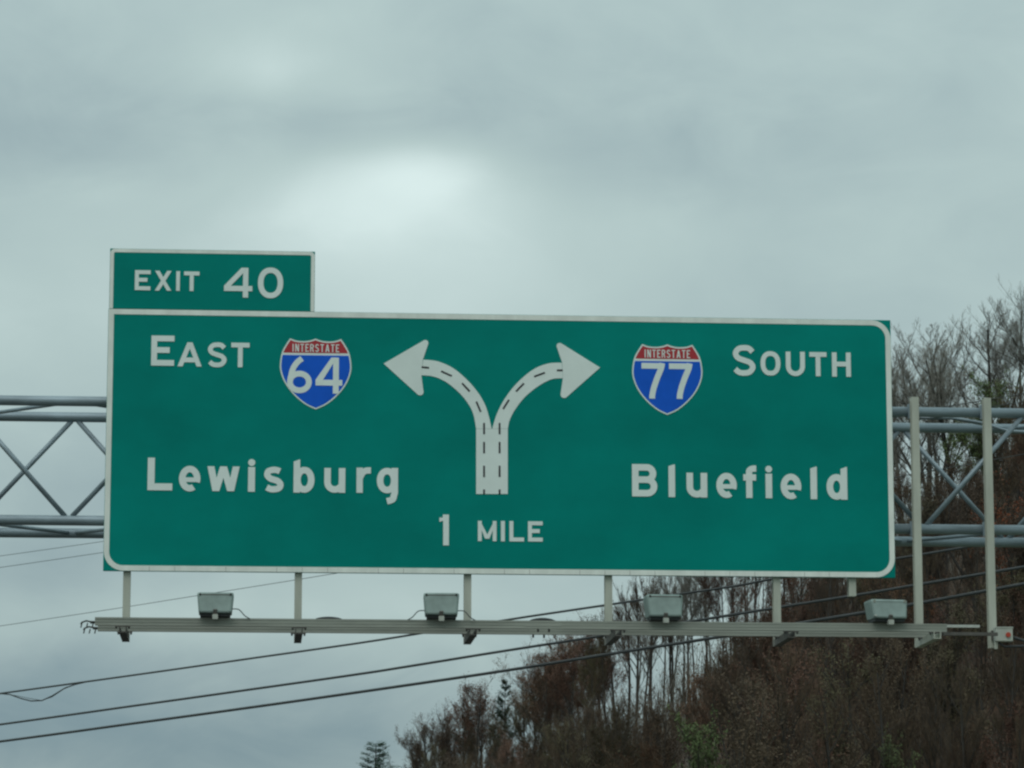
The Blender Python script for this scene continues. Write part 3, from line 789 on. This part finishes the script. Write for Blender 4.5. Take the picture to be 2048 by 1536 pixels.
ends.append(cable('power_wire', [(0, 1112), (100, 1098), (205, 1083)], .0065, M['thin'], 'thin pale power wire, upper of the pair meeting the sign edge', off=.9))
ends.append(cable('power_wire', [(0, 1135), (100, 1120.5), (205, 1105)], .0065, M['thin'], 'thin pale power wire, lower of the pair meeting the sign edge', off=-.9))
ends.append(cable('power_wire', [(0, 1252), (245, 1215), (395, 1191), (590, 1160), (700, 1142)], .0065, M['thin'], 'thin pale power wire passing behind the first box lamp', off=-.25))
loop = [(-140, 1398), (-60, 1394), (0, 1387), (20, 1389), (42, 1397), (62, 1402), (84, 1401), (104, 1392), (130, 1376), (150, 1369), (175, 1363), (215, 1357)]
cable('slack_cable', loop, .016, M['cable'], 'slack cable loop sagging below the upper overhead cable in the open sky', off=.25, ends=False)
cable('slack_cable', [(-60, 1393), (0, 1387), (30, 1391), (60, 1397), (84, 1401), (104, 1394), (128, 1378), (150, 1369)], .007, M['cable'], 'thinner lashed wire along the slack cable loop in the open sky', off=.22, ends=False)
def pole(P, idx, label):
    zt = 0.0
    zs = [w[0 if idx == 0 else -1].z for w in ends]
    top = max(zs) + .7
    root = thing('utility_pole', (P.x, P.y, 0), label, 'utility pole')
    b = P + LN * 0.02
    MB().tube([(P.x, P.y, -.8), (P.x, P.y, top)], [.19, .12], 14).build('post', M['wood'], root, smooth=True)
    for z in (zs[3], zs[4]):
        a, c = P - LN * 1.15, P + LN * 1.15
        cb = MB(); q = LD * .06
        cb.tube([(a.x, a.y, z - .16), (c.x, c.y, z - .16)], .065, 4).build('crossarm', M['wood'], root)
    for w, off in zip(ends, (0, 0, .25, .9, -.9, -.25)):
        p = w[0 if idx == 0 else -1]
        MB().tube([(p.x, p.y, p.z - .16), (p.x, p.y, p.z + .03)], [.05, .035], 10).build('insulator', M['ceramic'], root, smooth=True)
        a = P + Vector((0, 0, p.z - .12))
        if abs(off) < .5: MB().tube([tuple(a), (p.x + LN.x * .05, p.y + LN.y * .05, p.z - .12)], .03, 8).build('bracket', M['bolt'], root)
pole(PR, 0, 'wooden utility pole beside the right shoulder beyond the gantry')
pole(PL, 1, 'wooden utility pole across the road at the far end of the cables')

# ------------------------------------------------------------------ trees
def tree_meshes(seed, H, style, bark, twig, leaf=None, nleaf=0, lsize=.045, spread=1.0, fine=1.0, vase=1.0):
    """one tree of height H at the origin: (trunk mesh, crown mesh)"""
    rg = random.Random(seed); T = MB(); K = MB()
    tips = []
    def path(p, d, ln, n, wob, up):
        pts = [p.copy()]; d = d.copy()
        for i in range(n):
            d = (d + Vector((rg.uniform(-wob, wob), rg.uniform(-wob, wob), rg.uniform(-wob, wob) * .6 + up))).normalized()
            p = p + d * (ln / n); pts.append(p.copy())
        return pts, d
    def pick(pts, t):
        k = t * (len(pts) - 1); i = min(int(k), len(pts) - 2); f = k - i
        return pts[i].lerp(pts[i + 1], f), (pts[i + 1] - pts[i]).normalized()
    def side_dir(d, ang):
        o = d.orthogonal().normalized(); o.rotate(__import__('mathutils').Quaternion(d, rg.uniform(0, 6.283)))
        return (d * math.cos(ang) + o * math.sin(ang)).normalized()
    def twigs(pts, rad, ln, n, lev):
        for _ in range(n):
            t = rg.uniform(.15, 1.0); p, d = pick(pts, t)
            dd = side_dir(d, R(rg.uniform(22, 55)) * spread); dd.z += .42; dd.normalize()
            l = ln * rg.uniform(.5, 1.15) * (1.1 - .45 * t)
            r = max(.0055, rad * rg.uniform(.36, .52))
            q, _d = path(p, dd, l, 3 if lev < 2 else 2, .16, .10)
            K.tube(q, [r * (1 - .72 * i / (len(q) - 1)) for i in range(len(q))], 3, False)
            if lev < 2: twigs(q, r, l * .55, rg.randint(5, 7) if lev == 0 else rg.randint(3, 5), lev + 1)
            else: tips.append(q[-1]); tips.append(q[1])
            if lev == 1: tips.append(q[-1])
    def limb(p, d, ln, r, lev):
        q, dl = path(p, d, ln, 5, .14, .07)
        T.tube(q, [r * (1 - .75 * i / 5) for i in range(6)], 5 if lev else 6, False)
        if lev < 1:
            for _ in range(rg.randint(3, 4)):
                t = rg.uniform(.3, .95); pp, dd = pick(q, t)
                limb(pp, side_dir(dd, R(rg.uniform(20, 45)) * spread), ln * rg.uniform(.35, .55), r * .5, 1)
        twigs(q, r * .5, ln * .42, int((7 if lev else 8) * fine), 0 if lev == 0 else 1)
    r0 = H * (.0105 if spread > .8 else .0078) * rg.uniform(.8, 1.25)
    lean = Vector((rg.uniform(-.09, .09), rg.uniform(-.09, .09), 1)).normalized()
    stems = {'forked': [.38], 'single': [], 'multi': [.12, .2]}[style]
    main, dl = path(Vector((0, 0, -.5)), lean, H * .86, 9, .05, .03)
    T.tube(main, [r0 * (1.15 - .95 * i / 9) for i in range(10)], 8, False)
    leaders = [(main, r0, .40 if style != 'single' else .46)]
    for st_ in stems:
        p, d = pick(main, st_ + rg.uniform(-.04, .06))
        dd = side_dir(d, R(rg.uniform(16, 28)))
        q, _d = path(p, dd, H * (.80 - st_) * rg.uniform(.85, 1.0), 7, .07, .07)
        T.tube(q, [r0 * .66 * (1 - .85 * i / 7) for i in range(8)], 7, False)
        leaders.append((q, r0 * .66, .30))
    for q, r, lo_ in leaders:
        nl = 10 if q is main else 7
        for i in range(nl):
            t = lo_ + (1 - lo_) * (i + rg.uniform(.1, .9)) / nl
            p, d = pick(q, min(.99, t))
            limb(p, side_dir(d, R(rg.uniform(24, 48)) * spread), H * rg.uniform(.19, .33) * vase * (1.15 - .6 * t), r * (.42 - .25 * t), 0 if t < .9 else 1)
        twigs(q[-3:], r * .16, H * .11, int(8 * fine), 0)
    for _ in range(rg.randint(2, 5)):              # dead stubs low on the bole
        p, d = pick(main, rg.uniform(.15, .42)); q, _d = path(p, side_dir(d, R(rg.uniform(45, 80))), H * rg.uniform(.05, .12), 3, .15, .02)
        T.tube(q, [r0 * .2, r0 * .16, r0 * .1, r0 * .04], 4, False)
    if leaf:
        rg.shuffle(tips)
        for p in tips[:nleaf]:
            for _ in range(2):
                c = p + Vector((rg.gauss(0, .10), rg.gauss(0, .10), rg.gauss(0, .14)))
                a = Vector((rg.uniform(-1, 1), rg.uniform(-1, 1), rg.uniform(-1, 1))).normalized() * lsize * rg.uniform(.5, 1.2)
                b = a.orthogonal().normalized() * lsize * rg.uniform(.3, .7)
                K.add([c - a, c + b, c + a, c - b], [(0, 1, 2, 3)], 1)
    me1 = T.mesh('trunk', M[bark]); me1.shade_smooth()
    me2 = K.mesh('crown', [M[twig]] + ([M[leaf]] if leaf else []))
    zs_ = sorted(v[2] for v in K.v); top = zs_[int(len(zs_) * .99)]   # the body of the crown, not its last twig
    return me1, me2, top
def pine_meshes(seed, H):
    rg = random.Random(seed); T = MB(); K = MB()
    T.tube([(0, 0, -.4), (rg.uniform(-.1, .1), 0, H * .5), (0, rg.uniform(-.1, .1), H)], [H * .014, H * .009, .012], 8, False)
    z = H * .22
    while z < H * .99:
        f = 1 - z / H; ln = (.10 + .9 * f ** .8) * H * .20
        for k in range(rg.randint(4, 6)):
            a = rg.uniform(0, 6.283); l = ln * rg.uniform(.7, 1.2)
            d = Vector((math.cos(a), math.sin(a), .25 + .5 * (1 - f)))
            q = [Vector((0, 0, z)), Vector((0, 0, z)) + d * l * .5, Vector((0, 0, z)) + d * l + Vector((0, 0, l * .18))]
            T.tube(q, [.03 * f + .012, .02 * f + .008, .006], 4, False)
            for _ in range(int(26 + 60 * f)):
                t = rg.uniform(.25, 1.05); c = q[0].lerp(q[2], t) + Vector((rg.gauss(0, .10), rg.gauss(0, .10), rg.gauss(.03, .08)))
                for _ in range(3):
                    n = (d.normalized() * .5 + Vector((rg.uniform(-1, 1), rg.uniform(-1, 1), rg.uniform(-.4, 1.1)))).normalized() * rg.uniform(.10, .22)
                    s_ = n.orthogonal().normalized() * .022
                    K.add([c - s_, c + s_, c + n], [(0, 1, 2)])
        z += rg.uniform(.035, .05) * H
    me1 = T.mesh('trunk', M['barkd']); me1.shade_smooth()
    return me1, K.mesh('crown', M['needle']), H
def shrub_meshes(seed, H, leaf, nl):
    rg = random.Random(seed); T = MB(); K = MB()
    for _ in range(9):
        a = rg.uniform(0, 6.283); p = Vector((math.cos(a) * .15, math.sin(a) * .15, -.1)); d = Vector((math.cos(a) * .45, math.sin(a) * .45, 1)).normalized()
        q = [p]
        for i in range(4):
            d = (d + Vector((rg.uniform(-.2, .2), rg.uniform(-.2, .2), .08))).normalized(); p = p + d * H * rg.uniform(.2, .27); q.append(p)
        T.tube(q, [.03, .024, .018, .012, .006], 4, False)
        for _ in range(26):
            t = rg.uniform(.8, 3.99); i = int(t); c = q[i].lerp(q[i + 1], t - i)
            e_ = c + Vector((rg.uniform(-1, 1), rg.uniform(-1, 1), rg.uniform(-.1, 1.1))) * H * .13
            K.tube([c, e_], [.010, .004], 3, False)
            for _ in range(nl):
                m_ = c.lerp(e_, rg.uniform(.3, 1.1)) + Vector((rg.gauss(0, .08), rg.gauss(0, .08), rg.gauss(0, .08)))
                u = Vector((rg.uniform(-1, 1), rg.uniform(-1, 1), rg.uniform(-1, 1))).normalized() * rg.uniform(.03, .07); v = u.orthogonal().normalized() * .03
                K.add([m_ - u, m_ + v, m_ + u, m_ - v], [(0, 1, 2, 3)], 1)
    return T.mesh('stem', M['barkd']), K.mesh('foliage', [M['twigb'], M[leaf]]), H

PROTO = {
    'bare':   [tree_meshes(11, 13, 'forked', 'barkd', 'twig', vase=1.15, fine=1.6), tree_meshes(12, 13, 'multi', 'bark', 'twig', fine=1.5), tree_meshes(13, 13, 'single', 'bark', 'twig', fine=1.5), tree_meshes(14, 13, 'forked', 'bark', 'twig', spread=1.1, vase=1.15, fine=1.6), tree_meshes(15, 13, 'multi', 'barkd', 'twig')],
    'brown':  [tree_meshes(s, 12, st_, 'barkd', 'twigb') for s, st_ in ((16, 'multi'), (17, 'forked'), (18, 'single'))],
    'slim':   [tree_meshes(s, 12, 'single', b, t_, spread=.75, vase=1.0, fine=1.6) for s, b, t_ in ((21, 'bark', 'twig'), (22, 'barkd', 'twigb'), (23, 'barkd', 'twigb'))],
    'red':    [tree_meshes(s, 12, st_, 'barkd', 'twigb', 'redbud', 3300, .05) for s, st_ in ((31, 'forked'), (32, 'multi'))],
    'rust':   [tree_meshes(s, 12, st_, 'barkd', 'twigb', 'rust', 2600, .05) for s, st_ in ((41, 'multi'), (42, 'forked'))],
    'olive':  [tree_meshes(s, 12, st_, 'barkd', 'twigb', 'olive', 2600, .05) for s, st_ in ((51, 'forked'), (52, 'single'))],
    'green':  [tree_meshes(61, 12, 'multi', 'barkd', 'twigb', 'leaf', 4200, .08)],
    'orange': [tree_meshes(71, 12, 'multi', 'barkd', 'twigb', 'orange', 2200, .055)],
    'pine':   [pine_meshes(81, 11), pine_meshes(82, 11)],
    'shrubg': [shrub_meshes(91, 3, 'leaf', 5), ], 'shrubo': [shrub_meshes(92, 3, 'orange', 3)], 'shrubb': [shrub_meshes(93, 3, 'rust', 3), shrub_meshes(94, 3, 'olive', 2)],
}
NAMES = {'bare': 'bare_tree', 'brown': 'bare_tree', 'slim': 'slender_tree', 'red': 'budding_maple_tree', 'rust': 'brown_leaved_tree', 'olive': 'leafing_tree', 'green': 'leafing_tree', 'orange': 'leafing_tree', 'pine': 'pine_tree', 'shrubg': 'shrub', 'shrubo': 'shrub', 'shrubb': 'shrub'}
rnd = random.Random(5)
def plant(kind, x, y, h, label, group=None, var=None, rz=None, wide=1.0, cat=None):
    ps = PROTO[kind]; m1, m2, top = ps[(rnd.randrange(len(ps)) if var is None else var) % len(ps)]
    z = ground_z(x, y)
    root = thing(NAMES[kind], (x, y, z - .1), label, cat or ('shrub' if 'shrub' in kind else 'tree'), group)
    s = h / top
    root.scale = (s * wide, s * wide, s); root.rotation_euler = (0, 0, rnd.uniform(0, 6.283) if rz is None else rz)
    for nm, me in ((m1.name.split('.')[0], m1), (m2.name.split('.')[0], m2)):
        o = bpy.data.objects.new(nm, me); C.objects.link(o); o.parent = root
    return root
def at_dir(px, dist):                            # ground position under a pixel column at a given depth
    d = ray(px, 1300); return CAM.x + d.x / d.y * dist
def to_top(px, py, y):                           # tree height that reaches this pixel, standing at depth y
    x = at_y(px, py, y).x
    return x, at_y(px, py, y).z - ground_z(x, y) + .1
RID = 'trees along the ridge right of the sign'
def near(px, tab): return [m for lim, m in tab if px < lim][0]
RIDGE = [(1810, 'beside the sign edge'), (1846, 'behind the inner bare post'), (1930, 'just past the inner bare post'), (1970, 'short of the outer bare post'), (2020, 'behind the outer bare post'), (9999, 'beyond the outer bare post')]
GAP = [(1275, 'beside the fourth post'), (1310, 'short of the third lamp'), (1350, 'behind the third lamp'), (1390, 'just past the third lamp'), (1450, 'beside the red maples'), (1520, 'short of the fifth post'), (9999, 'behind the fifth post')]
LOW = [(850, 'at the thin end of the wood'), (905, 'near the thin end of the wood'), (940, 'short of the pine tops'), (990, 'beside the pine tops'), (1075, 'just past the pine tops'), (1125, 'midway between pine tops and rack'), (1165, 'close under the rack'), (9999, 'touching the rack in view')]
def sky_tree(kind, px, py, y, label, group=None, var=None, rz=None, wide=1.0, tab=None):
    x, h = to_top(px, py, y)
    if tab: label += (', front row, ' if y < tab[1] else ', back row, ') + near(px, tab[0])
    return plant(kind, x, y, max(3, h), label, group, var, rz, wide)
# trees whose tops stand against the sky, right of the sign
sky_tree('bare', 1905, 655, 186, 'large bare forked tree rising above the truss between the two bare posts', var=0, rz=.4, wide=1.3)
sky_tree('bare', 2045, 575, 190, 'tallest bare tree on the ridge beside the outer bare post', var=3, rz=2.0)
BR = 'grey leafless tree on the ridge'
for px, py, y, v in ((1850, 660, 205, 1), (1820, 695, 200, 3), (1795, 715, 198, 2), (1985, 615, 196, 4), (1870, 720, 214, 2), (2090, 560, 186, 0), (1775, 760, 206, 0), (2015, 640, 212, 3), (1835, 745, 188, 4)):
    sky_tree('bare', px, py, y, BR, 'leafless ridge trees above the truss', v, wide=1.25, tab=(RIDGE, 200))
sky_tree('green', 1978, 756, 182, 'small tree with fresh yellow green leaves on the ridge above the truss')
RB = 'russet leaved tree on the ridge behind the outer bare post'
for px, py, y in ((2030, 775, 178), (2010, 830, 174), (2060, 790, 180)): sky_tree('rust', px, py, y, RB, 'russet ridge trees by the outer post')
sky_tree('red', 1800, 940, 190, 'reddish budding tree showing through the truss beside the sign edge', wide=.8)
# hidden crowns behind the sign and the screen of thin trees below it
BS = 'slender bare tree below the sign'
for px, py, y in ((1245, 1185, 222), (1262, 1160, 215), (1285, 1150, 225), (1303, 1155, 214), (1322, 1140, 224), (1343, 1150, 216), (1362, 1130, 226), (1384, 1140, 215), (1402, 1120, 226), (1422, 1105, 220), (1465, 1070, 214), (1490, 1060, 224), (1510, 1050, 212), (1535, 1010, 222), (1560, 1000, 214), (1270, 1175, 232), (1332, 1165, 234), (1375, 1150, 232), (1410, 1140, 236), (1295, 1170, 236), (1350, 1160, 238), (1500, 1060, 236)):
    sky_tree('slim', px, py, y, BS, 'slender bare trees below the sign', wide=1.0, tab=(GAP, 218))
RD = 'red budding maple seen between the sign and the light rack'
for px, py, y in ((1440, 1110, 205), (1462, 1130, 199), (1530, 1080, 203)): sky_tree('red', px, py, y, RD, 'red maples below the sign', wide=.75)
for px, py, y in ((1590, 1010, 200), (1650, 950, 205), (1700, 900, 200), (1745, 850, 206), (1620, 1040, 190), (1690, 980, 190), (1740, 930, 186)):
    sky_tree(rnd.choice(['olive', 'rust', 'brown']), px, py, y, 'brushy brown tree on the slope just behind the right end of the sign', 'brushy trees behind the sign end')
# skyline running down to the left below the light rack
SL_ = 'reddish budding maple on the skyline'
for px, py, y, v in ((1180, 1262, 214, 0), (1150, 1285, 222, 1), (1118, 1272, 210, 1), (1092, 1300, 218, 0), (1068, 1345, 226, 1), (1205, 1240, 226, 1), (1135, 1300, 204, 0), (1165, 1275, 230, 1), (1085, 1330, 206, 1), (1190, 1290, 236, 0), (945, 1362, 222, 0), (925, 1398, 232, 1), (968, 1400, 236, 1)):
    sky_tree('red', px, py, y, SL_, 'budding maples on the low skyline', v, wide=1.1, tab=(LOW, 220))
for px, py, y in ((1218, 1245, 208), (1232, 1225, 216), (1195, 1300, 200)): sky_tree('olive', px, py, y, 'olive leafing tree on the skyline just below the light rack', 'olive trees below the rack', wide=.8)
RS = 'rusty brown tree on the skyline'
for px, py, y in ((900, 1425, 228), (878, 1440, 220), (856, 1462, 232), (838, 1490, 224), (820, 1515, 230), (890, 1470, 240), (980, 1425, 214), (1035, 1385, 222), (1052, 1375, 214), (960, 1440, 224), (925, 1450, 216), (865, 1490, 214), (1000, 1440, 234), (1100, 1390, 228)):
    sky_tree(rnd.choice(['rust', 'olive', 'rust']), px, py, y, RS, 'rusty trees at the end of the skyline', wide=.88, tab=(LOW, 226))
sky_tree('pine', 1010, 1364, 216, 'dark green pine top among the reddish trees on the skyline', var=0, wide=.85)
sky_tree('pine', 752, 1486, 200, 'lone young pine poking up apart from the other trees', var=1, wide=1.9)
sky_tree('green', 1392, 1440, 132, 'bright green bushy tree low on the slope below the light rack', wide=.9)
sky_tree('green', 1785, 1485, 122, 'small green bushy tree low on the slope below the bolted lamp', wide=.7)
# wooded slope facing the road
SKY = [(800, 1570), (850, 1530), (945, 1490), (1010, 1470), (1080, 1440), (1150, 1420), (1230, 1390), (1300, 1370), (1430, 1330), (1470, 1260), (1600, 1100), (1780, 980), (1850, 960), (1950, 900), (2048, 840), (2250, 700)]
KIND = {'bare': 'grey bare tree', 'brown': 'brown bare tree', 'slim': 'slim straight tree', 'red': 'dull red tree', 'rust': 'brown budding tree', 'olive': 'olive leafing tree', 'orange': 'orange leafing tree', 'shrubb': 'twiggy brown shrub'}
MARKS = [(1217, 'below the empty sky side'), (1292, 'just past the fourth sign post'), (1364, 'behind the third lamp'), (1470, 'between third lamp and fifth post'), (1560, 'beside the fifth sign post'),
         (1650, 'just past the fifth sign post'), (1735, 'below the short stub post'), (1815, 'below the bolted lamp'), (1900, 'behind the inner bare post'), (1960, 'between the two bare posts'), (2100, 'behind the switch box'), (9999, 'well past the switch box')]
def slope_label(k, px, y, h):
    size = ('tall ' if h > 9.3 else 'short ' if h < 6.8 else 'middling ') if 'shrub' not in k else ('low ' if h < 2.7 else 'bushy ')
    where = 'low on the slope' if y < 140 else 'midway up the slope' if y < 172 else 'near the slope crest'
    mark = [m for lim, m in MARKS if px < lim][0]
    return size + KIND[k] + ' ' + where + ', ' + mark
def slope_plant(k, x, y, h, px, **kw):
    plant(k, x, y, h, slope_label(k, px, y, h), KIND[k] + 's on the slope', **kw)
cnt = 0; tries = 0
while cnt < 190 and tries < 4000:
    tries += 1
    px = rnd.uniform(830, 2180); y = rnd.uniform(118, 212)
    x = at_dir(px, y); zg = ground_z(x, y)
    if zg < 1.0 or (y < 152 and 1320 < px < 1460): continue
    h = rnd.uniform(6.5, 11.5)
    top = px_of((x, y, zg + h))[1]
    if top < interp(SKY, px): 
        h = at_y(px, interp(SKY, px) + rnd.uniform(0, 60), y).z - zg
        if h < 4.5: continue
    if px_of((x, y, zg + h))[1] > 1560: continue
    k = rnd.choices(['bare', 'brown', 'slim', 'red', 'rust', 'olive', 'orange'], [0, 3.8, 3.2, 2.4, 2.6, 1.8, 1.0 if px > 1700 else .15])[0]
    slope_plant(k, x, y, h, px, wide=rnd.uniform(.8, 1.1), var=rnd.choice((1, 2)) if k == 'slim' else None); cnt += 1
for px, y in ((1880, 140), (1940, 135), (1965, 146), (2005, 138)):
    plant('shrubo', at_dir(px, y), y, rnd.uniform(2.6, 4), 'orange leaved shrub near the foot of the wooded slope', 'orange shrubs on the slope')
for _ in range(46):
    px = rnd.uniform(950, 2150); y = rnd.uniform(120, 190); x = at_dir(px, y)
    if ground_z(x, y) < 2 or (1320 < px < 1460 and y < 150): continue
    slope_plant('shrubb', x, y, rnd.uniform(2, 3.6), px)

for _ in range(44):                               # the wood goes on along the slope past the switch box
    px = rnd.uniform(2180, 2560); y = rnd.uniform(112, 195); x = at_dir(px, y)
    slope_plant(rnd.choice(['brown', 'slim', 'rust', 'red']), x, y, rnd.uniform(7, 11.5), px, wide=rnd.uniform(.85, 1.1))

# undergrowth: saplings and dead stems nobody could count
ug = MB(); r2 = random.Random(9)
for _ in range(15000):
    px = r2.uniform(780, 2250); y = r2.uniform(112, 235); x = at_dir(px, y); z = terrain(x, y)
    if z < .6: continue
    hh = r2.uniform(.5, 2.6) if r2.random() < .8 else r2.uniform(2.5, 5)
    a = r2.uniform(0, 6.283); tip = Vector((x + r2.gauss(0, .18) * hh, y + r2.gauss(0, .18) * hh, z + hh)); w = .008 + hh * .005
    mid = Vector((x, y, z)).lerp(tip, .55) + Vector((r2.gauss(0, .07), r2.gauss(0, .07), .05)) * hh
    dx, dy = math.cos(a) * w, math.sin(a) * w
    mi = r2.choices([0, 1, 2], [4, 3, 1.3])[0]
    ug.add([(x - dx, y - dy, z - .1), (x + dx, y + dy, z - .1), (x - dy, y + dx, z - .1), mid + Vector((dx, dy, 0)) * .6, mid - Vector((dx, dy, 0)) * .6, tip], [(0, 1, 3, 4), (1, 2, 3), (2, 0, 4), (4, 3, 5)], mi if mi < 2 else 0)
    for _ in range(2):
        s0 = Vector((x, y, z)).lerp(tip, r2.uniform(.3, .8)); t2 = s0 + Vector((r2.uniform(-.3, .3), r2.uniform(-.3, .3), r2.uniform(.1, .45))) * hh
        ug.add([s0 - Vector((dx, dy, 0)) * .5, s0 + Vector((dx, dy, 0)) * .5, t2], [(0, 1, 2)], mi if mi < 2 else 0)
        if mi == 2:
            for _ in range(2):
                c = s0.lerp(t2, r2.uniform(.3, 1)); u = Vector((r2.uniform(-1, 1), r2.uniform(-1, 1), r2.uniform(-1, 1))).normalized() * .09; v = u.orthogonal().normalized() * .06
                ug.add([c - u, c + v, c + u, c - v], [(0, 1, 2, 3)], 2)
uo = ug.build('undergrowth', [M['twigb'], M['twig'], M['rust']], org=(30, 170, 15))
tag(uo, 'brown twiggy undergrowth covering the wooded slope', 'undergrowth', kind='stuff')
